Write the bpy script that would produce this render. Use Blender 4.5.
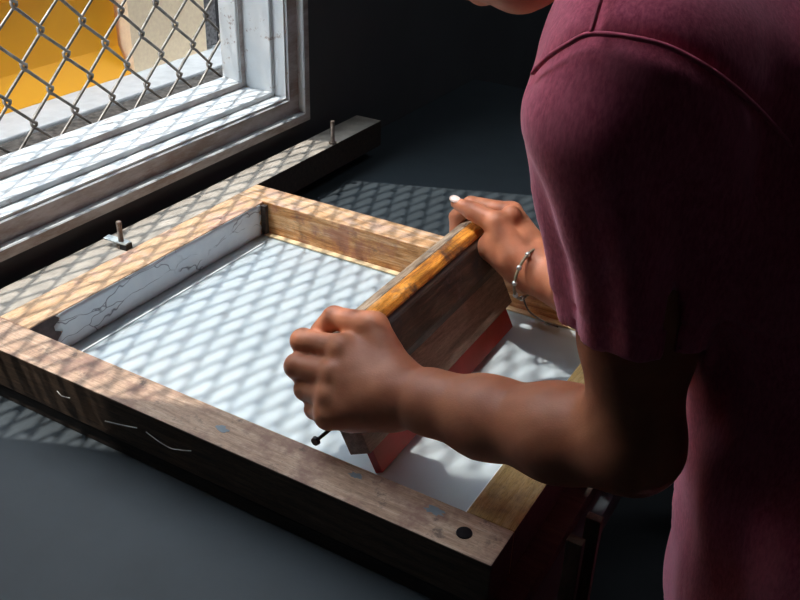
import bpy, bmesh, math, random
import numpy as np
from mathutils import Vector, Matrix
random.seed(7); np.random.seed(7)
for o in list(bpy.data.objects): bpy.data.objects.remove(o)
sc = bpy.context.scene
C = sc.collection
# ------------------------------------------------------------ camera
cd = bpy.data.cameras.new('camera'); cam = bpy.data.objects.new('camera', cd); C.objects.link(cam)
RT = np.array([[0.86131793,-0.27409794,0.42778703],[0.5072525,0.41629123,-0.75458367],[0.02874584,0.86693248,0.49759596]])
CAM = np.array([0.7566,-0.4592,0.5]); F = 920.82
m = Matrix([list(r) for r in RT]).to_4x4(); m.translation = Vector(CAM)
cam.matrix_world = m
cd.sensor_fit = 'HORIZONTAL'; cd.sensor_width = 36; cd.lens = F/800*36; cd.clip_start = .02
sc.camera = cam
# ------------------------------------------------------------ light
AZ, COT = math.radians(22.4), .365
sd = Vector((COT*math.cos(AZ), COT*math.sin(AZ), -1)).normalized()
sl = bpy.data.lights.new('sun', 'SUN'); sun = bpy.data.objects.new('sun', sl); C.objects.link(sun)
sun.rotation_euler = sd.to_track_quat('-Z','Y').to_euler(); sun.location = (-2,-1,4)
sl.energy = 3.3; sl.angle = math.radians(.38); sl.color = (1,.955,.88)
w = bpy.data.worlds.new('sky'); sc.world = w; w.use_nodes = True
bg = w.node_tree.nodes['Background']; bg.inputs[0].default_value = (.80,.90,1,1); bg.inputs[1].default_value = 5.6
ll = bpy.data.lights.new('added_fill_light', 'AREA'); lo_ = bpy.data.objects.new('added_fill_light', ll); C.objects.link(lo_)  # added fill without a known source, lifts the dark far wall
ll.shape = 'RECTANGLE'; ll.size = 1.2; ll.size_y = .3; ll.energy = 7.5; ll.color = (.85,.93,1); lo_.location = (1.5,2.2,2.93)
sc.view_settings.view_transform = 'Standard'; sc.view_settings.look = 'None'
sc.view_settings.exposure = 0.3; sc.view_settings.gamma = 1.0; sc.view_settings.use_curve_mapping = False

def at(x, y, depth):
    v = np.array([(x-400)/F*depth, -(y-300)/F*depth, -depth]); return RT@v+CAM
# ------------------------------------------------------------ materials
def nt(name):
    mt = bpy.data.materials.new(name); mt.use_nodes = True
    return mt, mt.node_tree, mt.node_tree.nodes['Principled BSDF']
def ramp(t, fac, stops, interp='LINEAR'):
    r = t.nodes.new('ShaderNodeValToRGB'); r.color_ramp.interpolation = interp
    while len(r.color_ramp.elements) < len(stops): r.color_ramp.elements.new(.5)
    for e, (p, c) in zip(r.color_ramp.elements, stops): e.position = p; e.color = (*c, 1) if len(c) == 3 else c
    t.links.new(fac, r.inputs[0]); return r.outputs[0]
def noise(t, scale, stretch=(1,1,1), detail=4, rough=.55, off=(0,0,0), dist=0):
    tc = t.nodes.new('ShaderNodeTexCoord'); mp = t.nodes.new('ShaderNodeMapping')
    mp.inputs['Scale'].default_value = stretch; mp.inputs['Location'].default_value = off
    n = t.nodes.new('ShaderNodeTexNoise'); n.inputs['Scale'].default_value = scale
    n.inputs['Detail'].default_value = detail; n.inputs['Roughness'].default_value = rough; n.inputs['Distortion'].default_value = dist
    t.links.new(tc.outputs['Object'], mp.inputs[0]); t.links.new(mp.outputs[0], n.inputs['Vector'])
    return n.outputs['Fac']
def mix(t, fac, a, b, mode='MIX'):
    mx = t.nodes.new('ShaderNodeMix'); mx.data_type = 'RGBA'; mx.blend_type = mode
    for s, v in ((mx.inputs['Factor'], fac), (mx.inputs['A'], a), (mx.inputs['B'], b)):
        if hasattr(v, 'is_output'): t.links.new(v, s)
        else: s.default_value = v if not isinstance(v, tuple) else ((*v, 1) if len(v) == 3 else v)
    return mx.outputs['Result']
def bump(t, b, h, strength=.3, dist=.001):
    n = t.nodes.new('ShaderNodeBump'); n.inputs['Strength'].default_value = strength; n.inputs['Distance'].default_value = dist
    t.links.new(h, n.inputs['Height']); t.links.new(n.outputs[0], b.inputs['Normal'])
def plain(name, col, rough=.6, metal=0, var=.15, scale=40, bmp=.15, **kw):
    mt, t, b = nt(name)
    n = noise(t, scale)
    d = tuple(c*(1-var) for c in col); u = tuple(min(1, c*(1+var)) for c in col)
    t.links.new(ramp(t, n, [(.3, d), (.7, u)]), b.inputs['Base Color'])
    b.inputs['Roughness'].default_value = rough; b.inputs['Metallic'].default_value = metal
    if bmp: bump(t, b, noise(t, scale*4), bmp)
    for k, v in kw.items(): b.inputs[k].default_value = v
    return mt
def wood(name, stretch, cols, stain=None, stain_amt=.5, rough=.6, off=(0,0,0), coat=0):
    mt, t, b = nt(name)
    n = noise(t, 60, stretch, 8, .65, off, .6)
    c = ramp(t, n, [(.28, cols[0]), (.45, cols[1]), (.6, cols[2]), (.75, cols[3])])
    fine = noise(t, 420, stretch, 4, .7, off)
    c = mix(t, ramp(t, fine, [(.38, (.45,.45,.45)), (.5, (0,0,0))]), c, tuple(x*.35 for x in cols[0]))
    if stain:
        s = ramp(t, noise(t, 22, (1,1,1), 6, .7, (off[0]+3,1,2)), [(.5, (0,0,0)), (.62, (stain_amt,)*3)])
        c = mix(t, s, c, stain)
        s2 = ramp(t, noise(t, 48, (1,1,1), 6, .7, (off[0]+9,5,2)), [(.58, (0,0,0)), (.68, (stain_amt*.9,)*3)])
        c = mix(t, s2, c, (.10,.07,.065))
    t.links.new(c, b.inputs['Base Color']); b.inputs['Roughness'].default_value = rough
    b.inputs['Coat Weight'].default_value = coat
    bump(t, b, n, .35, .0012)
    return mt
M = {}
pal = [(.36,.19,.10),(.60,.37,.20),(.70,.46,.28),(.78,.58,.40)]
M['wood_y'] = wood('frame_wood_along_y', (3,.28,3), pal, (.66,.40,.36), .5)
pal2 = [(.27,.17,.12),(.48,.31,.21),(.60,.42,.30),(.70,.54,.42)]
M['wood_x'] = wood('frame_wood_along_x', (.28,3,3), pal2, (.30,.17,.13), .9, off=(5,2,0))
M['wood_far'] = wood('frame_wood_far', (.28,3,3), [(.42,.20,.08),(.62,.36,.18),(.72,.50,.33),(.80,.66,.54)], (.55,.40,.36), .5, off=(2,7,1))
M['wood_r'] = wood('frame_wood_right', (3,.28,3), [(.36,.22,.07),(.55,.38,.13),(.62,.46,.2),(.7,.55,.3)], (.2,.15,.1), .4)
M['inked'] = wood('orange_streaked_wood', (.22,3,3), [(.20,.07,.02),(.55,.24,.07),(.72,.42,.20),(.78,.62,.46)], (.30,.10,.08), .6, off=(3,3,3))
M['side_wood'] = wood('dark_brown_side_wood', (.3,3,3), [(.04,.026,.018),(.085,.052,.032),(.13,.08,.05),(.18,.11,.07)], rough=.7)  # darker brown for the front rail's outer face
M['dark_wood'] = wood('dark_and_shaded_wood', (.3,3,3), [(.02,.014,.011),(.04,.026,.02),(.06,.04,.028),(.09,.055,.035)], rough=.7)
M['ledge'] = plain('painted_ledge_boards', (.38,.34,.29), .7, var=.3, scale=30, bmp=.3)
M['wall'] = plain('black_wall_paint', (.075,.078,.084), .75, var=.1, scale=6, bmp=.1)
M['ceil'] = plain('dark_ceiling', (.03,.03,.032), .8)
M['floor'] = plain('dark_concrete_floor', (.03,.034,.04), .7, var=.25, scale=5)
M['table'] = plain('grey_table_top', (.033,.045,.054), .62, var=.12, scale=14, bmp=.1)
M['steel'] = plain('bolt_steel', (.33,.27,.23), .45, .8, var=.3, scale=120)
M['galv'] = plain('galvanised_plate', (.55,.60,.60), .4, .7, var=.15, scale=150)
M['wire'] = plain('galvanised_wire', (.20,.185,.165), .5, .5, var=.5, scale=60)
M['blackmetal'] = plain('black_metal', (.012,.013,.017), .4, .5)
M['red'] = plain('red_rubber_blade', (.30,.010,.015), .4, var=.2, scale=30, bmp=.05)
M['tape_y'] = plain('cream_edge_tape', (.72,.55,.33), .6, var=.15, scale=60)
M['concrete'] = plain('grey_concrete', (.60,.61,.61), .85, var=.1, scale=30, bmp=.4)
M['mortar'] = plain('dark_rubble', (.09,.08,.07), .9, var=.8, scale=60, bmp=1)
M['beige'] = plain('beige_render', (.97,.74,.50), .9, var=.08, scale=90, bmp=.8)
M['orange'] = plain('orange_paint', (.98,.42,.004), .5, var=.04, scale=6, bmp=.05)
M['ground'] = plain('outside_paving', (.4,.38,.35), .9)
M['trouser'] = plain('black_trouser_cloth', (.012,.013,.016), .9)
M['shoe'] = plain('black_shoe_leather', (.01,.01,.01), .5)
M['thread'] = plain('pale_thread', (.55,.53,.5), .8)
M['stool'] = wood('stool_wood', (3,3,.3), [(.03,.016,.009),(.06,.03,.016),(.09,.045,.025),(.12,.06,.035)])
# white chipped paint
mt, t, b = nt('chipped_white_paint'); M['paint'] = mt
s = ramp(t, noise(t, 55, (1,.35,1), 9, .75), [(.60, (0,0,0)), (.66, (1,1,1))])
base = ramp(t, noise(t, 14, (1,1,1), 5), [(.3, (.55,.60,.63)), (.7, (.72,.75,.76))])
t.links.new(mix(t, s, base, (.28,.22,.19)), b.inputs['Base Color']); b.inputs['Roughness'].default_value = .45
bump(t, b, noise(t, 70, (1,.3,1), 6), .4, .0015)
mt, t, b = nt('worn_shaded_paint_casing'); M['paint_worn_shaded'] = mt
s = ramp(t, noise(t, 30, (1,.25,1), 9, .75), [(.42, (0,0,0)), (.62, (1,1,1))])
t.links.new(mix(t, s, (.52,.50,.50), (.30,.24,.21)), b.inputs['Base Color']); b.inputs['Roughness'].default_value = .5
bump(t, b, noise(t, 90, (1,.3,1), 6), .5, .0015)
# white tape on the inner face of the frame, with pen like cracks
mt, t, b = nt('white_wrinkled_tape'); M['tape_w'] = mt
v = t.nodes.new('ShaderNodeTexVoronoi'); v.feature = 'DISTANCE_TO_EDGE'; v.inputs['Scale'].default_value = 26
tc = t.nodes.new('ShaderNodeTexCoord'); mp = t.nodes.new('ShaderNodeMapping'); mp.inputs['Scale'].default_value = (1,.35,1.5); mp.inputs['Rotation'].default_value = (.6,0,0)
nn = t.nodes.new('ShaderNodeTexNoise'); nn.inputs['Scale'].default_value = 30
mv = t.nodes.new('ShaderNodeVectorMath'); mv.operation = 'MULTIPLY_ADD'; mv.inputs[1].default_value = (.03,.03,.03)
t.links.new(tc.outputs['Object'], mp.inputs[0]); t.links.new(tc.outputs['Object'], nn.inputs['Vector'])
t.links.new(nn.outputs['Color'], mv.inputs[0]); t.links.new(mp.outputs[0], mv.inputs[2]); t.links.new(mv.outputs[0], v.inputs['Vector'])
ln = ramp(t, v.outputs['Distance'], [(0, (1,1,1)), (.022, (0,0,0))])
gate = ramp(t, noise(t, 14, (1,1,1), 3, off=(4,4,4)), [(.46, (0,0,0)), (.52, (1,1,1))])
ln = mix(t, 1.0, ln, gate, 'MULTIPLY')
t.links.new(mix(t, ln, ramp(t, noise(t, 40), [(.3, (.64,.70,.76)), (.7, (.74,.79,.83))]), (.12,.13,.17)), b.inputs['Base Color'])
b.inputs['Roughness'].default_value = .35; bump(t, b, noise(t, 60, (1,.4,1), 5), .5, .002)
# screen fabric
mt, t, b = nt('white_screen_fabric'); M['mesh'] = mt
t.links.new(ramp(t, noise(t, 9), [(.35, (.50,.60,.67)), (.65, (.56,.66,.72))]), b.inputs['Base Color'])
b.inputs['Roughness'].default_value = .28; b.inputs['Subsurface Weight'].default_value = .6
b.inputs['Subsurface Radius'].default_value = (1,1,1); b.inputs['Subsurface Scale'].default_value = .009
b.inputs['Coat Weight'].default_value = .25; b.inputs['Coat Roughness'].default_value = .12
# squeegee wood, worn orange edge: wear follows the top edges of the block
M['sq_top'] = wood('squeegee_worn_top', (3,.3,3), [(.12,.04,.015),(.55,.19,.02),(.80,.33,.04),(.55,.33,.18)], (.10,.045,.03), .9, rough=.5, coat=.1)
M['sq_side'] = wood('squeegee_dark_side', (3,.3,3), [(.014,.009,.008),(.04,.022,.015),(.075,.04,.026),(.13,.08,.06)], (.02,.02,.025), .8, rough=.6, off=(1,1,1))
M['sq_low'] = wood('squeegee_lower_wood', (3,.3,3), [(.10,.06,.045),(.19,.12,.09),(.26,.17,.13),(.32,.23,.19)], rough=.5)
# skin
def skinmat(name, base, dark):
    mt, t, b = nt(name)
    c = ramp(t, noise(t, 35, (1,1,1), 5), [(.3, dark), (.7, base)])
    t.links.new(c, b.inputs['Base Color']); b.inputs['Roughness'].default_value = .52
    b.inputs['Subsurface Weight'].default_value = .25; b.inputs['Subsurface Radius'].default_value = (1,.35,.2); b.inputs['Subsurface Scale'].default_value = .004
    b.inputs['Specular IOR Level'].default_value = .38
    hs = noise(t, 700, (1,1,1), 2); bump(t, b, hs, .18, .0006)
    return mt
M['skin'] = skinmat('brown_skin', (.54,.215,.115), (.40,.14,.075))
M['nail'] = plain('thumb_nail', (.85,.66,.6), .25, var=.03, bmp=0)
M['hair'] = plain('short_black_hair', (.012,.009,.008), .6, var=.3, scale=300, bmp=.6)
mt, t, b = nt('heathered_maroon_jersey'); M['shirt'] = mt
f1 = noise(t, 500, (1,1,.3), 3, .7); f2 = noise(t, 60, (1,1,.6), 5)
c = ramp(t, f1, [(.35, (.52,.055,.12)), (.65, (.76,.13,.22))])
t.links.new(mix(t, ramp(t, f2, [(.4, (0,0,0)), (.7, (.35,)*3)]), c, (.75,.20,.28)), b.inputs['Base Color'])
b.inputs['Roughness'].default_value = .9; b.inputs['Sheen Weight'].default_value = .8; b.inputs['Sheen Roughness'].default_value = .5
b.inputs['Sheen Tint'].default_value = (.9,.5,.6,1)
bump(t, b, f1, .3, .0008)
M['seam'] = plain('maroon_seam', (.62,.11,.18), .9, scale=300)
# ------------------------------------------------------------ object helpers
def tag(o, label=None, cat=None, group=None, kind=None):
    if label: o['label'] = label
    if cat: o['category'] = cat
    if group: o['group'] = group
    if kind: o['kind'] = kind
    return o
def empty(name, loc, label, cat, group=None):
    o = bpy.data.objects.new(name, None); C.objects.link(o); o.location = loc; o.empty_display_size = .02
    return tag(o, label, cat, group)
def link(name, me, mat, parent=None, smooth=False):
    o = bpy.data.objects.new(name, me); C.objects.link(o)
    if mat: me.materials.append(mat)
    if smooth: me.polygons.foreach_set('use_smooth', [True]*len(me.polygons))
    if parent is not None:
        o.parent = parent; me.transform(Matrix.Translation(-Vector(parent.location)))
    return o
def obj(name, bm, mat, parent=None, smooth=False):
    bmesh.ops.recalc_face_normals(bm, faces=bm.faces)
    me = bpy.data.meshes.new(name); bm.to_mesh(me); bm.free()
    return link(name, me, mat, parent, smooth)
def box(x0, x1, y0, y1, z0, z1, bev=0, bm=None):
    b2 = bmesh.new()
    vs = [b2.verts.new((x, y, z)) for x in (x0,x1) for y in (y0,y1) for z in (z0,z1)]
    for f in ((0,1,3,2),(4,6,7,5),(0,4,5,1),(2,3,7,6),(0,2,6,4),(1,5,7,3)): b2.faces.new([vs[i] for i in f])
    bmesh.ops.recalc_face_normals(b2, faces=b2.faces)
    if bev: bmesh.ops.bevel(b2, geom=b2.edges[:], offset=bev, segments=2, affect='EDGES', profile=.6)
    if bm is None: return b2
    me = bpy.data.meshes.new('t'); b2.to_mesh(me); b2.free(); bm.from_mesh(me); bpy.data.meshes.remove(me); return bm
def prism(poly, axis, a, b, bm=None, bev=0):
    """poly in the two other axes (in order), extruded along axis"""
    b2 = bmesh.new()
    def P(u, v, w): return {0:(w,u,v),1:(u,w,v),2:(u,v,w)}[axis]
    A = [b2.verts.new(P(u,v,a)) for u,v in poly]; B = [b2.verts.new(P(u,v,b)) for u,v in poly]
    b2.faces.new(A); b2.faces.new(B[::-1])
    for i in range(len(poly)):
        j = (i+1) % len(poly); b2.faces.new((A[i],A[j],B[j],B[i]))
    bmesh.ops.recalc_face_normals(b2, faces=b2.faces)
    if bev: bmesh.ops.bevel(b2, geom=b2.edges[:], offset=bev, segments=2, affect='EDGES')
    if bm is None: return b2
    me = bpy.data.meshes.new('t'); b2.to_mesh(me); b2.free(); bm.from_mesh(me); bpy.data.meshes.remove(me); return bm
def tube(pts, r, n=8, bm=None):
    bm = bm or bmesh.new(); pts = [Vector(p) for p in pts]; rings = []
    rr = r if hasattr(r, '__len__') else [r]*len(pts)
    prev = None
    for i, p in enumerate(pts):
        d = (pts[min(i+1, len(pts)-1)]-pts[max(i-1, 0)]).normalized()
        if prev is None:
            u = d.orthogonal().normalized()
        else:
            u = (prev-d*prev.dot(d)).normalized()
        prev = u; v = d.cross(u)
        rings.append([bm.verts.new(p+(u*math.cos(2*math.pi*k/n)+v*math.sin(2*math.pi*k/n))*rr[i]) for k in range(n)])
    for a, b in zip(rings, rings[1:]):
        for k in range(n): bm.faces.new((a[k], a[(k+1)%n], b[(k+1)%n], b[k]))
    bm.faces.new(rings[0][::-1]); bm.faces.new(rings[-1]); return bm
def spline(pts, n=8):
    """Catmull-Rom"""
    P = [np.array(p, float) for p in pts]; P = [2*P[0]-P[1]]+P+[2*P[-1]-P[-2]]; out = []
    for i in range(1, len(P)-2):
        for k in range(n):
            t_ = k/n; a,b_,c_,d_ = P[i-1:i+3]
            out.append(.5*((2*b_)+(-a+c_)*t_+(2*a-5*b_+4*c_-d_)*t_**2+(-a+3*b_-3*c_+d_)*t_**3))
    out.append(P[-2]); return out
def sheet(bm, off):
    """close an open sheet of faces into a thin solid, off = offset vector"""
    bm.normal_update(); fs = bm.faces[:]; edges = [e for e in bm.edges if len(e.link_faces) == 1]
    mp = {v: bm.verts.new(v.co+Vector(off)) for v in bm.verts[:]}
    be = [(e.verts[0], e.verts[1]) for e in edges]
    for f in fs: bm.faces.new([mp[v] for v in reversed(f.verts)])
    for a, b in be: bm.faces.new((a, b, mp[b], mp[a]))
    return bm
# ------------------------------------------------------------ setting
TZ = -.064
FL = -.93; CE = 3.0; XW = -.078; XO = -.200
obj('floor', box(XO, 3, -2.2, 3, FL-.05, FL), M['floor'])['kind'] = 'structure'
obj('ceiling', box(XO, 3, -2.2, 3, CE, CE+.05), M['ceil'])['kind'] = 'structure'
YN, YF, ZT = -.215, .684, 2.75         # casing outer edges of the window (near, far) and top
ZB = .0203
o_ = .0340
bm = box(XO, XW, -2.2, YN+o_, FL, CE)
box(XO, XW, YF-o_, 3, FL, CE, bm=bm); box(XO, XW, YN+o_, YF-o_, FL, ZB+o_, bm=bm); box(XO, XW, YN+o_, YF-o_, ZT-o_, CE, bm=bm)
tag(obj('wall_window', bm, M['wall']), kind='structure')
tag(obj('wall_far', box(XO, 3, 3, 3.05, FL, CE), M['wall']), kind='structure')
tag(obj('wall_near', box(XO, 3, -2.25, -2.2, FL, CE), M['wall']), kind='structure')
tag(obj('wall_right', box(3, 3.05, -2.25, 3.05, FL, CE), M['wall']), kind='structure')
# window: mitred stepped casing
win = bpy.data.objects.new('window_1', None); C.objects.link(win); win.location = (XW, (YN+YF)/2, ZB); win['kind'] = 'structure'
def ringloop(d, x):
    x += .005
    return [(x, YN+d, ZB+d), (x, YF-d, ZB+d), (x, YF-d, ZT-d), (x, YN+d, ZT-d)]
def mitred(prof):
    bm = bmesh.new(); L = [[bm.verts.new(p) for p in ringloop(d, x)] for x, d in prof]
    for i in range(len(L)):
        a, b = L[i], L[(i+1) % len(L)]
        for k in range(4): bm.faces.new((a[k], a[(k+1)%4], b[(k+1)%4], b[k]))
    return bm
# ordered outline: step profile facing the room, back in the wall
obj('window_casing', mitred([(-.0835,0),(-.070,0),(-.070,.012),(-.0715,.0135),(-.0814,.0135),(-.0814,.037),(-.083,.0384),(-.0845,.0384),(-.0845,.020)]), M['paint_worn_shaded'], win)
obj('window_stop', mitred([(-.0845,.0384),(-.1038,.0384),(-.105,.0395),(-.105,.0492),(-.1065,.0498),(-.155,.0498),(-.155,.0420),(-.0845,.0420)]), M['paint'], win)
obj('window_sash', mitred([(-.155,.0400),(-.155,.0590),(-.158,.0605),(-.186,.0630),(-.190,.0615),(-.190,.0400)]), M['paint'], win)
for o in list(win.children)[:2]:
    o.data.materials.clear(); o.data.materials.append(M['paint_worn_shaded']); o.data.materials.append(M['paint'])
    for p in o.data.polygons: p.material_index = 0 if abs(p.normal.x) > .75 else 1  # room-facing faces get the browner paint as painted shade, lit strips the whiter
bm = bmesh.new()
for dd, sgn in (((YF), -1), (YN, 1)):
    a = dd+sgn*.052; b_ = dd+sgn*.064
    box(-.181, -.151, min(a,b_), max(a,b_), ZB+.055, ZT-.052, .002, bm)
obj('sash_stile', bm, M['paint'], win)
# ledge along the window wall and the table
led = tag(obj('window_ledge', box(-.0525, -.004, -1.0, .80, -.045, -.002, .0015), M['ledge']), 'worn timber ledge running along the black wall under the window', 'ledge')
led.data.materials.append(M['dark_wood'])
for p in led.data.polygons: p.material_index = 1 if abs(p.normal.z) < .5 else 0  # side faces in dark wood: their shade is put into the colour
tb = empty('work_table', (.3,.2,FL), 'dark blue-grey work table lying under the wooden printing frame', 'table')
obj('table_top', box(XW+.001, .615, -.95, 1.30, TZ-.03, TZ, .002), M['table'], tb)
for x in (0.0,.57):
    for y in (-.85,1.22): obj('leg', box(x, x+.04, y, y+.04, FL, TZ-.03), M['dark_wood'], tb)
obj('apron', box(.0, .60, -.90, -.88, TZ-.11, TZ-.03), M['dark_wood'], tb)
# ------------------------------------------------------------ chain link fence outside
fr = empty('chain_link_fence', (-.215,.2,-.05), 'weathered galvanised chain link mesh just outside the window', 'fence')
PY, PZ, XF, r0 = .0677/2, .0745, -.215, .0022
ys0 = .2885-20*PY; zs0 = .168-PZ*3
nz = int((ZT+.1-zs0)/PZ)+1
for k in range(36):
    yL = ys0+k*PY; pts = []
    for j in range(2*nz+1):
        z = zs0+j*PZ*.5+random.uniform(-.0010,.0010); side = (j+k) % 2
        y = yL+(PY+.0036 if side else -.0036)+random.uniform(-.0010,.0010)
        sgn = 1 if side else -1
        # flattened spiral: front of the mesh one way, back of it the other, hooked at each bend
        pts += [(XF-.0026*sgn, y-sgn*.0050, z-.0052), (XF-.0022*sgn, y-sgn*.0012, z-.0034), (XF, y, z), (XF+.0022*sgn, y-sgn*.0012, z+.0034), (XF+.0026*sgn, y-sgn*.0050, z+.0052)]
    obj('fence_wire', tube([Vector(p) for p in pts], r0, 6), M['wire'], fr, True)
# ------------------------------------------------------------ outside
tag(obj('ground_outside', box(-9, XO, -6, 9, FL-.1, FL-.05), M['ground']), kind='structure')
XR = -1.0; zo = -.19
bm = bmesh.new()
pr = [(XR-.06, zo), (XR, zo), (XR-.035, zo+.068), (XR-.035, zo+.225), (XR-.012, zo+.25), (XR-.012, 1.1), (XR-.12, 1.1), (XR-.12, zo)]
tag(obj('orange_shutter', prism(pr, 1, -1.2, 1.21), M['orange']), 'orange painted panel across the yard behind the chain link', 'shutter')
tag(obj('pale_wall', box(XR-.12, XR+.0, 1.222, 1.50, -.9, 1.3), M['beige']), 'rough beige rendered wall beside the orange panel', 'wall')
tag(obj('stone_post', box(XR-.13, XR-.0, 1.50, 1.545, -.18, 1.3), plain('grey_stone', (.16,.15,.15), .9, var=.7, scale=90, bmp=1)), 'narrow rough grey stone edge right of the beige wall', 'post')
tag(obj('dark_wall_outside', box(XR-.10, XR-.02, 1.545, 3.0, -.9, 1.3), plain('near_black_wall', (.02,.018,.018), .9)), 'near-black wall strip beyond the grey stone edge', 'wall')  # one near-black colour over the whole strip
tag(obj('concrete_curb', box(XR-.13, -.875, -1.5, 2.6, -.28, -.1905, .004), M['concrete']), 'pale grey concrete curb under the orange panel', 'curb')
tag(obj('rubble_ground', box(-.870, -.201, -1.5, 2.6, -.33, -.198), M['mortar']), 'dark broken rubble between the window and the curb', 'rubble')

# ------------------------------------------------------------ printing frame
FW, FD, BW, FB = .58, .467, .0415, -.046
pf = empty('screen_printing_frame', (FW/2, FD/2, FB), 'worn wooden screen printing frame stretched with white fabric', 'frame')
def rail(name, b, mat):
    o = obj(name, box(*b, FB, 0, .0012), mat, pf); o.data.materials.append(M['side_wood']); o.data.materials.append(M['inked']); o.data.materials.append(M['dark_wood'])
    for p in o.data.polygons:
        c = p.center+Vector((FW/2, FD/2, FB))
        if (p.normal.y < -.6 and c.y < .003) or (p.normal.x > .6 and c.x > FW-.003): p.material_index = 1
        if p.normal.x > .6 and c.x > FW-.003: p.material_index = 3  # right outer face darker still, shade painted in against bounced red light
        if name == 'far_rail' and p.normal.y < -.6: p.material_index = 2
    return o
front_rail = rail('front_rail', (-.008, FW, 0, BW), M['wood_x'])
rail('left_rail', (-.002, BW, BW+.0002, FD-BW-.0002), M['wood_y'])
rail('far_rail', (-.002, FW, FD-BW, FD), M['wood_far'])
rail('right_rail', (FW-BW, FW, BW+.0002, FD-BW-.0002), M['wood_r'])
# screen fabric, a shallow sag in the middle
bm = box(.003, FW-.003, .003, FD-.003, FB-.0016, FB-.0002)
fab = obj('screen_fabric', bm, M['mesh'], pf); fab['label'] = 'taut white screen fabric'
# wrinkled white tape on the left rail, cream tape at the fabric's edges
bm = bmesh.new(); n1, n2 = 60, 8; g = []
for i in range(n1+1):
    for j in range(n2+1):
        y = .075+(.417-.075)*i/n1; z = -.0015-(.0435)*j/n2
        if i == 0: y += .006*math.sin(j*1.9)
        if i == n1: y += .003*math.sin(j*2.3)
        g.append(bm.verts.new((BW+.0008+.0010*abs(math.sin(y*60+j)*math.sin(y*23+j*.7))*(j/n2), y, z)))
for i in range(n1):
    for j in range(n2): bm.faces.new((g[i*(n2+1)+j], g[(i+1)*(n2+1)+j], g[(i+1)*(n2+1)+j+1], g[i*(n2+1)+j+1]))
sheet(bm, (-.0007,0,0))
tp = obj('white_tape', bm, M['tape_w'], pf, True); tp['label'] = 'wrinkled white tape stuck along the inner face'
st_ = plain('ink_stain', (.085,.055,.055), .7, var=.5, scale=90)
obj('ink_stain', box(BW+.0001, BW+.0007, BW+.0005, .0785, FB+.001, -.0012), st_, pf)
obj('corner_glue', box(BW+.0002, BW+.008, .4185, FD-BW-.0003, FB+.002, -.003, .001), M['dark_wood'], pf)
bm = box(BW+.006, FW-BW-.003, FD-BW-.009, FD-BW-.0005, FB+.0008, FB+.0028, .0006)
e = obj('edge_tape', bm, M['tape_y'], pf)
bm = box(FW-BW-.020, FW-BW-.004, BW+.002, FD-BW-.010, FB+.0008, FB+.0014, .0002)
e = obj('edge_tape', bm, plain('white_tape_strip', (.78,.82,.86), .4, var=.04), pf); e['label'] = 'white tape strip by the right rail'
bm = box(BW+.018, BW+.020, BW+.003, .40, FB+.0008, FB+.0012)
e = obj('edge_tape', bm, plain('clear_tape_edge', (.80,.84,.88), .3, var=.04), pf); e['label'] = 'thin tape line on the fabric'
# marks on the front rail: screw plug, paint dabs
bm = bmesh.new(); bmesh.ops.create_cone(bm, cap_ends=True, segments=24, radius1=.0065, radius2=.006, depth=.0012, matrix=Matrix.Translation((.548,.0195,.0004)))
e = obj('screw_plug', bm, M['blackmetal'], pf)
def dab(x, y, r, mat, seed):
    rd = random.Random(seed); bm = bmesh.new(); vs = []
    for k in range(18):
        a = 2*math.pi*k/18; q = r*(1+rd.uniform(-.35,.35)); vs.append(bm.verts.new((x+q*1.4*math.cos(a), y+q*.8*math.sin(a), .00025)))
    bm.faces.new(vs); sheet(bm, (0,0,-.0003)); return obj('paint_dab', bm, mat, pf)
gp = plain('dried_grey_blue_ink', (.20,.25,.29), .5)
dab(.517, .029, .0055, gp, 1); dab(.311, .020, .0045, gp, 2); dab(.443,.031,.004, gp, 3)
obj('paint_smear', box(.006, .030, -.0006, -.00002, -.0450, -.0415, .0001), plain('dried_yellow_ink', (.75,.55,.22), .5), pf)
# base board under the frame and dark back board of the jig
tag(obj('base_board', box(-.003, FW+.02, .002, FD+.002, TZ+.0002, FB-.0022, .001), M['dark_wood']), 'dark stained board lying under the wooden printing frame', 'board')
# hinge bolts on the ledge
def bolt(x, y, h, label, plate):
    r = empty('hinge_bolt', (x, y, -.002), label, 'bolt', 'bolts standing on the ledge')
    n = 40; pts = [(x, y, -.002+h*i/n) for i in range(n+1)]
    obj('threaded_rod', tube(pts, [.0030+.0004*(i%2) for i in range(n+1)], 12), M['steel'], r)
    bm = bmesh.new(); bmesh.ops.create_cone(bm, cap_ends=True, segments=6, radius1=.006, radius2=.006, depth=.004, matrix=Matrix.Translation((x,y,.0002)))
    obj('nut', bm, M['steel'], r)
    if plate:
        bm = box(-.022, .010, -.0055, .0055, -.0009, .0009, .0004)
        bmesh.ops.transform(bm, matrix=Matrix.Translation((x,y,.0060))@Matrix.Rotation(math.radians(8),4,'Z')@Matrix.Rotation(math.radians(4),4,'Y'), verts=bm.verts)
        obj('plate', bm, M['galv'], r)['label'] = 'bright galvanised strap plate'
        bm = box(.001, .011, -.0057, .0057, -.012, -.0012, .0006)
        bmesh.ops.transform(bm, matrix=Matrix.Translation((x,y,.0060))@Matrix.Rotation(math.radians(8),4,'Z'), verts=bm.verts)
        obj('plate_block', bm, M['blackmetal'], r)
bolt(-.0165, .228, .034, 'bolt with a flat plate on the ledge beside the wooden frame', True)
bolt(-.0075, .662, .037, 'bare bolt standing on the ledge beyond the far corner of the frame', False)
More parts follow.
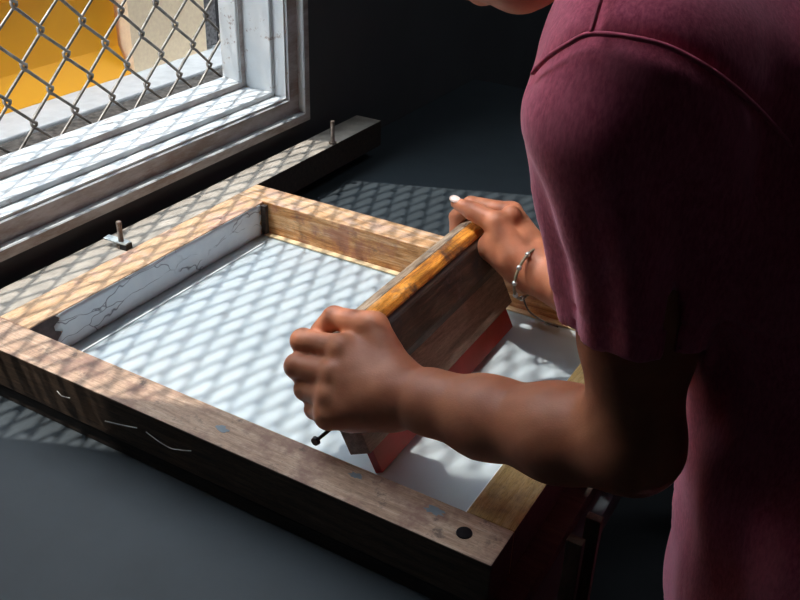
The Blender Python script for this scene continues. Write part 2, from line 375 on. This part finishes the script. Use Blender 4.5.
# ------------------------------------------------------------ squeegee
Q0 = np.array([.428, .235, FB+.0012]); LEAN = math.radians(-27)
sq = empty('squeegee', tuple(Q0), 'worn wooden squeegee with a red rubber blade held in both hands', 'squeegee')
def sqm(bm):
    bmesh.ops.transform(bm, matrix=Matrix.Translation(Vector(Q0))@Matrix.Rotation(math.radians(1.2),4,'Z')@Matrix.Rotation(LEAN,4,'Y'), verts=bm.verts); return bm
YA, YB = -.150, .158
obj('blade', sqm(box(-.004, .004, YA+.003, YB-.011, .0006, .036, .0006)), M['red'], sq)
obj('blade_holder', sqm(box(-.0115, .0115, YA-.009, YB-.006, .028, .072, .001)), M['sq_low'], sq)
lo = [(-.0125,.070),(.0125,.070),(.0178,.080),(.019,.112),(.0165,.118),(-.0165,.118),(-.019,.112),(-.0178,.080)]
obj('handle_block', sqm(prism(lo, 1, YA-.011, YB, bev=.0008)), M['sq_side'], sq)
top = [(.0172,.1175),(.0185,.120),(.0170,.1260),(.0120,.1300),(.0050,.1322),(.0050,.1175)]
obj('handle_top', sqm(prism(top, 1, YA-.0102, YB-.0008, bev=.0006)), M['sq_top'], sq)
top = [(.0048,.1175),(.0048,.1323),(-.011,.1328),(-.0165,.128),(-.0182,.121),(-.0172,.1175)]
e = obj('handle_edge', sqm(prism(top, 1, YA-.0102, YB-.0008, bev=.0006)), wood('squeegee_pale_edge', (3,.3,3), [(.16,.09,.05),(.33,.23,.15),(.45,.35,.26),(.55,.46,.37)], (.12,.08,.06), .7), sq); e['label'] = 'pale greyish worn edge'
# long black screw sticking out of the near end
a = at(352,412,.80); b_ = at(317,440,.765)
d = (b_-a)/np.linalg.norm(b_-a)
bm = tube([a, b_, b_+d*.0005, b_+d*.0035], [.0016,.0016,.0042,.0036], 12)
obj('end_screw', bm, M['blackmetal'], sq)['label'] = 'thin black screw with a round head'
# threads and staples on the dark front side
for i, (pts, lb) in enumerate([([(57,391,0),(62,396,1),(70,398,0)], 'short pale thread on the dark front side near the left corner'),
        ([(105,421,0),(122,425,1),(137,428,0)], 'pale thread on the dark front side, left of the long wavy one'),
        ([(146,432,0),(158,441,1),(170,448,0),(180,450,1),(191,451,0)], 'longest pale wavy thread on the dark front side'),]):
    P3 = []
    for px, py, q in pts:
        v = RT@np.array([(px-400)/F, -(py-300)/F, -1.0]); tt = (-.0015-.0012*q-CAM[1])/v[1]; P3.append(CAM+v*tt)
    tag(obj('loose_thread', tube(spline(P3, 6), .00045, 5), M['thread']), lb, 'thread', 'threads caught on the front side')

# ------------------------------------------------------------ the person: one smooth surface grown over a skeleton of tapered limbs
class Field:
    def __init__(s): s.pr = []           # list of (kind, data, smooth)
    def cone(s, a, b, ra, rb, k=.004): s.pr.append(('c', (np.array(a,float), np.array(b,float), ra, rb), k)); return s
    def chain(s, pts, rs, k=.004, k0=None):
        for i in range(len(pts)-1): s.cone(pts[i], pts[i+1], rs[i], rs[i+1], (k0 if (i == 0 and k0) else k))
        return s
    def ell(s, c, ax, r, k=.004):
        """ax: 3x3 rows = axes"""
        s.pr.append(('e', (np.array(c,float), np.array(ax,float), np.array(r,float)), k)); return s
    def cut(s, a, b, ra, rb, k=.002): s.pr.append(('x', (np.array(a,float), np.array(b,float), ra, rb), k)); return s
    def dist(s, P, sel=None, raw=False):
        D = None; out = []
        for i, (kd, d, k) in enumerate(s.pr):
            if sel is not None and not sel[i]: continue
            if kd in 'cx':
                a, b, ra, rb = d; ba = b-a; h = np.clip(((P-a)@ba)/(ba@ba+1e-12), 0, 1)
                q = np.linalg.norm(P-a-h[:,None]*ba, axis=1)-(ra+(rb-ra)*h)
            else:
                c, ax, r = d; p = (P-c)@ax.T; k0 = np.linalg.norm(p/r, axis=1); k1 = np.linalg.norm(p/(r*r), axis=1)
                q = k0*(k0-1)/np.maximum(k1, 1e-9)
            if raw: out.append(q); continue
            if kd == 'x':
                if D is None: continue
                h = np.clip(.5-.5*(D+q)/k, 0, 1); D = D*(1-h)-q*h+k*h*(1-h)
            elif D is None: D = q
            else:
                h = np.clip(.5+.5*(D-q)/k, 0, 1); D = D*(1-h)+q*h-k*h*(1-h)
        return np.array(out) if raw else (D if D is not None else np.full(len(P), 9.))
def grow(name, fld, hh, disp=None, clip=None):
    """surface nets over the blocks the surface passes through"""
    B = 12; lo = np.full(3, 1e9); hi = -lo
    for kd, d, k in fld.pr:
        if kd == 'c':
            for p, r in ((d[0], d[2]), (d[1], d[3])): lo = np.minimum(lo, p-r-.02); hi = np.maximum(hi, p+r+.02)
        elif kd == 'e': lo = np.minimum(lo, d[0]-d[2].max()-.02); hi = np.maximum(hi, d[0]+d[2].max()+.02)
    nb = np.ceil((hi-lo)/(hh*B)).astype(int)
    N = nb*B+2
    G = np.stack(np.meshgrid(*[np.arange(B+1)]*3, indexing='ij'), -1).reshape(-1, 3)
    bc = np.stack(np.meshgrid(*[np.arange(n) for n in nb], indexing='ij'), -1).reshape(-1, 3)
    cen = lo+(bc+.5)*B*hh; half = B*hh*.5*1.7321
    act = np.zeros(len(bc), bool); near = []
    R_ = fld.dist(cen, raw=True)
    kinds = np.array([p[0] == 'x' for p in fld.pr])
    act = np.where(kinds[:,None], 9, R_).min(0) < half+.03
    keysV, posV, quads = [], [], []
    key = lambda I: (I[...,0]*N[1]+I[...,1])*N[2]+I[...,2]
    for bi in np.nonzero(act)[0]:
        sel = R_[:, bi] < half+.035
        base = bc[bi]*B; P = lo+(base+G)*hh
        D = fld.dist(P, sel)
        if disp is not None: D = D+disp(P, D)
        if clip is not None: D = np.maximum(D, clip(P))
        D = D.reshape(B+1, B+1, B+1)
        if D.min() > 0 or D.max() < 0: continue
        D = np.where(D == 0, 1e-7, D)
        I = np.stack(np.meshgrid(*[np.arange(B)]*3, indexing='ij'), -1)
        S = np.zeros((B,B,B,3)); c = np.zeros((B,B,B))
        for ax in range(3):
            for u in (0,1):
                for v in (0,1):
                    o1 = [0,0,0]; oth = [i for i in range(3) if i != ax]; o1[oth[0]] = u; o1[oth[1]] = v; o2 = list(o1); o2[ax] = 1
                    d1 = D[o1[0]:o1[0]+B, o1[1]:o1[1]+B, o1[2]:o1[2]+B]; d2 = D[o2[0]:o2[0]+B, o2[1]:o2[1]+B, o2[2]:o2[2]+B]
                    x = (d1 < 0) != (d2 < 0); t_ = np.where(x, d1/np.where(x, d1-d2, 1), 0)
                    q = np.zeros((B,B,B,3)); q[...,ax] = t_; q[...,oth[0]] = u; q[...,oth[1]] = v
                    S += q*x[...,None]; c += x
        ok = c > 0
        keysV.append(key(I[ok]+base)); posV.append(lo+(I[ok]+base+S[ok]/c[ok][:,None])*hh)
        # quads for grid edges whose lower corner lies in the block
        for ax in range(3):
            o2 = [0,0,0]; o2[ax] = 1
            d1 = D[:B,:B,:B]; d2 = D[o2[0]:o2[0]+B, o2[1]:o2[1]+B, o2[2]:o2[2]+B]
            x = (d1 < 0) != (d2 < 0)
            if not x.any(): continue
            J = I[x]+base; e1 = np.zeros(3, int); e2 = np.zeros(3, int); e1[(ax+1)%3] = 1; e2[(ax+2)%3] = 1
            Q = np.stack([key(J), key(J-e1), key(J-e1-e2), key(J-e2)], 1)
            fl = (d1[x] < 0); Q[~fl] = Q[~fl][:, ::-1]; quads.append(Q)
    K = np.concatenate(keysV); V = np.concatenate(posV); Q = np.concatenate(quads)
    K, ix = np.unique(K, return_index=True); V = V[ix]
    J = np.searchsorted(K, Q); J = np.minimum(J, len(K)-1); good = (K[J] == Q).all(1); J = J[good]
    me = bpy.data.meshes.new(name); me.vertices.add(len(V)); me.vertices.foreach_set('co', V.ravel())
    me.loops.add(len(J)*4); me.loops.foreach_set('vertex_index', J.ravel().astype(np.int32))
    me.polygons.add(len(J)); me.polygons.foreach_set('loop_start', np.arange(0, len(J)*4, 4, dtype=np.int32))
    me.update(calc_edges=True); me.validate(); return me
def nrm(v): v = np.array(v, float); return v/np.linalg.norm(v)

body = Field()
# torso, neck
SHL, SHR = at(650,75,.50), at(650,75,.50)+np.array([.01,.37,-.01])
neck0 = (SHL+SHR)/2+np.array([.0,0,.035]); chest = (SHL+SHR)/2+np.array([.085,-.02,-.09]); waist = np.array([.79,.185,.06]); pelvis = np.array([.82,.19,-.08])
Yv = np.array([0,1,0.])
spine = nrm(chest-pelvis); fr_ = nrm(np.cross(Yv, spine))
AX = np.array([fr_, Yv, spine])
body.ell(chest, AX, (.095,.150,.155), .03)
body.ell(waist, AX, (.085,.125,.13), .03)
body.ell(pelvis, AX, (.085,.135,.10), .03)
body.cone(SHL+np.array([.02,.03,0]), SHR+np.array([.02,-.03,0]), .050, .050, .03)
# head, looking down at the squeegee
g = nrm((-.42,0,-.91)); u = nrm((-.91,0,.42)); 
chin = at(528,14,.68)+0.0
def H(a, b, c=0): return chin+a*u+b*g+c*Yv      # a: up the face, b: forward, c: sideways
AXH = np.array([g, Yv, u])
body.chain([neck0, H(.03,-.10)], [.062,.055], .03)
body.ell(H(.135,-.085), AXH, (.098,.075,.092), .03)
body.ell(H(.055,-.045), AXH, (.058,.060,.062), .03)
body.ell(H(.010,-.022), AXH, (.022,.030,.018), .02)
for sx in (-1,1):
    body.cone(H(.012,-.025,sx*.018), H(.045,-.095,sx*.056), .014,.016,.02)
    body.ell(H(.085,-.013,sx*.038), AXH, (.016,.022,.016), .015)
    body.ell(H(.125,-.004,sx*.030), AXH, (.012,.026,.008), .012)
    body.ell(H(.088,-.100,sx*.076), np.array([nrm(g*.9+Yv*sx*-.3), nrm(Yv+g*.3*sx), u]), (.020,.007,.032), .006)
    body.ell(H(.108,-.014,sx*.032), AXH, (.012,.014,.011), .004)
body.chain([H(.115,.000), H(.078,.020)], [.008,.011], .01); body.ell(H(.073,.012), AXH, (.012,.018,.009), .008)
body.ell(H(.048,.006), AXH, (.010,.023,.0065), .006); body.ell(H(.036,.004), AXH, (.010,.020,.0075), .006)
# left arm (nearest the camera)
ELB = at(632,443,.615); 
body.chain([SHL, at(642,150,.515), at(639,330,.575), ELB], [.050,.044,.034,.030], .02)
body.chain([ELB, at(560,433,.655), at(485,417,.70), at(430,402,.728), at(406,396,.742)], [.032,.0325,.0285,.0225,.0200], .02)
# right arm
RE = at(715,330,.83); RW = at(538,273,.965)
body.chain([SHR, RE], [.048,.036], .02)
body.chain([RE, at(600,298,.915), RW], [.038,.034,.0235], .02)
# left hand
LW = at(404,396,.743)
mcp = [at(343,349,.768), at(334,374,.762), at(330,396,.760), at(329,415,.762)]
pip = [at(303,341,.790), at(297,366,.784), at(306,389,.785), at(315,409,.785)]
dip = [at(312,363,.812), at(308,384,.806), at(317,402,.804), at(324,419,.802)]
tip = [at(336,362,.815), at(332,382,.810), at(337,400,.806), at(342,415,.802)]
palmr = [.0130,.0120,.0108,.0098]
for i in range(4):
    body.cone(LW+(mcp[1]-LW)*.10, mcp[i], .0190, palmr[i], .014)
body.cone(LW+(mcp[3]-LW)*.2, mcp[3], .018, .0105, .012)
body.cone(at(390,408,.752), at(352,420,.772), .018, .011, .012)
fr0 = [.0115,.0115,.0108,.0100]; fr1 = [.0108,.0108,.0100,.0088]
for i in range(4):
    body.cone(mcp[i], pip[i], fr0[i], fr1[i]-.0004, .0035); body.ell(pip[i], np.eye(3), (fr1[i],)*3, .003)
    body.cone(pip[i], dip[i], fr1[i]-.0006, fr1[i]-.0016, .0025); body.cone(dip[i], tip[i], fr1[i]-.0014, fr1[i]-.0024, .0025)
    body.ell(mcp[i]+nrm(CAM-mcp[i])*.0042, np.eye(3), (.0100,.0100,.0100), .004)
TH = [at(398,378,.748), at(374,326,.768), at(334,318,.788), at(319,331,.800)]
body.cone(TH[0], TH[1], .0165, .0122, .012); body.cone(TH[1], TH[2], .0118, .0100, .004); body.cone(TH[2], TH[3], .0102, .0080, .003)
body.cone(at(392,388,.755), at(352,352,.772), .016, .011, .012)
# right hand
rm = [at(511,213,1.000), at(519,224,1.018), at(522,238,1.030), at(523,253,1.036)]
rp = [at(471,205,1.012), at(478,212,1.040), at(484,225,1.055), at(490,240,1.06)]
rdp = [at(457,217,1.025), at(462,226,1.050), at(470,238,1.062), at(478,250,1.066)]
rt = [at(456,236,1.030), at(466,244,1.050), at(474,252,1.060), at(482,262,1.064)]
for i in range(4): body.cone(RW+(rm[1]-RW)*.12, rm[i], .0205, .0130, .014)
body.cone(at(515,262,.975), at(492,247,.985), .019, .016, .014)
for i in range(4):
    body.cone(rm[i], rp[i], .0115, .0098, .0035); body.cone(rp[i], rdp[i], .0098, .0088, .0025); body.cone(rdp[i], rt[i], .0088, .0074, .0025)
RTH = [at(512,256,.968), at(497,224,.972), at(473,211,.985), at(456,203,.995)]
body.cone(RTH[0], RTH[1], .0185, .0130, .012); body.cone(RTH[1], RTH[2], .0124, .0102, .004); body.cone(RTH[2], RTH[3], .0100, .0062, .003)
body.ell(at(511,216,.980), np.eye(3), (.011,.011,.012), .008)
def vein(P, D):
    return -.00018*np.sin(P[:,0]*210+2*np.sin(P[:,1]*170))*np.sin(P[:,2]*190+P[:,1]*120)
me = grow('person', body, .0022, vein)
person = link('person', me, M['skin'], None, True)
tag(person, 'person in a maroon t-shirt bending over the frame, both fists on the squeegee', 'person')
# hair, short, only over the crown
hair = Field(); hair.ell(H(.150,-.095), AXH, (.101,.079,.090), .02)
hair.cut(H(.10,.03), H(.02,.0), .085, .09, .01)
hr = grow('hair', hair, .004); link('hair', hr, M['hair'], person, True)
# thumb nail of the right hand
nl = Field(); td = nrm(RTH[3]-RTH[2]); un = nrm(np.array([.2,-.35,.9])-td*np.dot(td, [.2,-.35,.9])); sdn = np.cross(td, un)
nl.ell(RTH[3]+un*.0052+td*.001, np.array([td, sdn, un]), (.0070,.0050,.0026), .001)
link('thumb_nail', grow('thumb_nail', nl, .0008), M['nail'], person, True)
# ---- t-shirt
sh = Field()
sh.ell(chest, AX, (.115,.182,.180), .04); sh.ell(waist, AX, (.122,.178,.19), .05); sh.ell(pelvis+np.array([-.01,0,.0]), AX, (.130,.178,.16), .05)
sh.cone(SHL+np.array([.03,.05,-.002]), SHR+np.array([.03,-.05,-.002]), .064, .064, .03)
sh.cone((SHL+SHR)/2+np.array([.03,0,.01]), neck0+np.array([-.02,0,.02]), .075, .066, .03)
SL = [at(652,72,.502), at(640,110,.508), at(645,190,.532), at(645,262,.556), at(640,326,.576)]
SLr = [.0655,.0620,.0555,.0490,.0465]
sh.chain(SL, SLr, .012)
SRe = SHR+(RE-SHR)*.62
sh.chain([SHR, SRe], [.062,.048], .012)
dS = nrm(SL[4]-SL[3])
n0 = len(sh.pr)
hemc = SL[4]
sh.cut(SL[3]+dS*.01, SL[4]+dS*.06, .0365, .0385, .001)
dR = nrm(RE-SHR); sh.cut(SHR+dR*.05, RE, .050, .044, .002)
def hemclip(P):
    q = (P-hemc)@dS; r = np.linalg.norm(P-hemc-q[:,None]*dS, axis=1)
    dt = sh.dist(P, [i < 4 for i in range(len(sh.pr))])
    a = np.where((r < .09) & (dt > .004), q+.002, -1)
    q2 = (P-SRe)@dR; r2 = np.linalg.norm(P-SRe-q2[:,None]*dR, axis=1)
    a2 = np.where(r2 < .07, q2-.0, -1)
    a3 = -((P-(pelvis+np.array([0,0,-.03])))@np.array([-.10,0,.995]))
    return np.maximum(np.maximum(a, a2), a3)
AXS = nrm(SL[4]-SL[0]); E1 = nrm(np.array([-1,0,0])+AXS*AXS[0]); E2 = np.cross(AXS, E1)
def march(px, py, lift=0):
    v = RT@np.array([(px-400)/F, -(py-300)/F, -1.0]); t_ = .25
    for _ in range(60):
        d_ = sh.dist((CAM+v*t_)[None])[0]; t_ += max(d_, .0002)*.8
        if d_ < .0003: break
    return CAM+v*t_
ARM = [march(*p) for p in ((531,78),(546,62),(567,48),(590,38),(628,41),(670,52),(716,78),(756,112),(790,150))]
SHO = [march(*p) for p in ((590,38),(596,18),(602,-5),(606,-40))]
SEAM = np.array(spline(ARM, 10)+spline(SHO, 8))
def folds(P, D):
    x, y, z = P.T
    v = P-SL[0]; qq = v@AXS; pv = v-qq[:,None]*AXS; ph = np.arctan2(pv@E2, pv@E1); rr = np.linalg.norm(pv, axis=1)
    wgt = np.clip((qq-.01)/.06, 0, 1)*np.clip((.10-rr)/.03, 0, 1)*(1-.9*np.clip((qq-.13)/.08, 0, 1))
    fo = (np.sin(ph*8+1.6*np.sin(qq*12)-.5)*.0034+np.sin(ph*5-1.2+qq*9)*.0030)*wgt
    sd_ = np.full(len(P), 9.)
    near_ = np.linalg.norm(P-SL[0], axis=1) < .2
    if near_.any(): sd_[near_] = np.sqrt(((P[near_][:,None,:]-SEAM[None])**2).sum(-1)).min(1)
    fo = fo+.0030*np.exp(-(sd_/.0055)**2)
    s_ = np.sin(z*48+3*np.sin(y*22+x*9)+x*30)*.0016+np.sin(y*75+z*22+2*np.sin(x*40))*.0014
    q = (P-hemc)@dS
    hem = np.where((np.abs(q+.022) < .0016), .0012, 0)*(np.linalg.norm(P-hemc, axis=1) < .1)
    return s_+hem+fo
ms = grow('t_shirt', sh, .0030, folds, hemclip)
shirt = link('t_shirt', ms, M['shirt'], person, True); shirt['label'] = 'heathered maroon short-sleeved t-shirt'
for ln_ in (ARM, SHO):
    P_ = spline(ln_, 8); nn_ = nrm(CAM-P_[0])
    link('seam', (lambda bm: (lambda me: (bm.to_mesh(me), bm.free(), me)[2])(bpy.data.meshes.new('seam')))(tube([p+nn_*.0022+np.array([0,0,.0018]) for p in P_], [.0003]+[.0014]*(len(P_)-2)+[.0003], 6)), M['seam'], shirt, True)
# trousers, shoes
for nm in ('trousers',):
    tr = Field(); hip = pelvis+np.array([0,0,-.03])
    tr.ell(hip, np.eye(3), (.125,.165,.12), .04)
    for sy in (-1,1):
        kn = hip+np.array([-.02,sy*.10,-.42]); an = np.array([hip[0]+.02, hip[1]+sy*.12, FL+.07])
        tr.chain([hip+np.array([0,sy*.075,-.04]), kn, an], [.095,.068,.052], .03)
    link('trousers', grow('trousers', tr, .008), M['trouser'], person, True)
for sy in (-1,1):
    f = Field(); a0 = np.array([pelvis[0]+.05, pelvis[1]+sy*.12, FL+.042]); f.chain([a0, a0+np.array([-.12,0,0]), a0+np.array([-.19,0,-.008])], [.041,.038,.033], .02)
    link('shoe', grow('shoe', f, .005, None, lambda P: (FL+.001)-P[:,2]), M['shoe'], person, True)

# bracelet on the right wrist, with a dangling dark cord
bc = at(529,274,.962); ba = nrm(RW-at(600,298,.915)); b1 = nrm(np.cross(ba, [0,0,1.])); b2 = np.cross(ba, b1)
ring = [bc+b1*.0275*math.cos(t_)+b2*.0275*math.sin(t_)+ba*.004*math.sin(t_+1) for t_ in np.linspace(0, 2*math.pi, 41)]
def mesh_of(bm):
    bmesh.ops.recalc_face_normals(bm, faces=bm.faces); me = bpy.data.meshes.new('m'); bm.to_mesh(me); bm.free(); return me
br = link('bracelet', mesh_of(tube(ring, .0016, 8)), plain('bracelet_cord', (.20,.17,.11), .6, var=.3, scale=200), person, True)
for k in range(0, 40, 4):
    bm = bmesh.new(); bmesh.ops.create_icosphere(bm, subdivisions=2, radius=.0029, matrix=Matrix.Translation(Vector(ring[k])))
    link('bead', mesh_of(bm), M['galv'], br, True)
cp = [ring[int(40*.25)], at(524,300,.955), at(530,312,.955), at(545,322,.955), at(558,327,.955)]
link('cord', mesh_of(tube(spline(cp, 8), .0010, 6)), M['dark_wood'], person, True)

# battens leaning on the table's right edge
for px, py, dp, lb in ((590, 515, .685, 'right-hand one of two brown battens leaning under the elbow'), (553, 530, .652, 'left-hand one of two brown battens leaning under the elbow')):
    top_ = at(px, py, dp); top_[0] = max(top_[0], .633); bot = np.array([top_[0]+.004, top_[1], FL+.004])
    ax_ = Vector(nrm(top_-bot)); b0 = box(-.004,.004,-.006,.006,0,float(np.linalg.norm(top_-bot)),.001)
    bmesh.ops.transform(b0, matrix=Matrix.Translation(Vector(bot))@ax_.to_track_quat('Z','Y').to_matrix().to_4x4(), verts=b0.verts)
    tag(obj('wooden_batten', b0, M['stool']), lb, 'batten', 'battens under the elbow')
# made-up housing, out of view, added above the fill light
tag(obj('added_light_housing_1', box(.85, 2.15, 2.0, 2.4, 2.94, 2.999, .005), M['paint']), kind='structure')
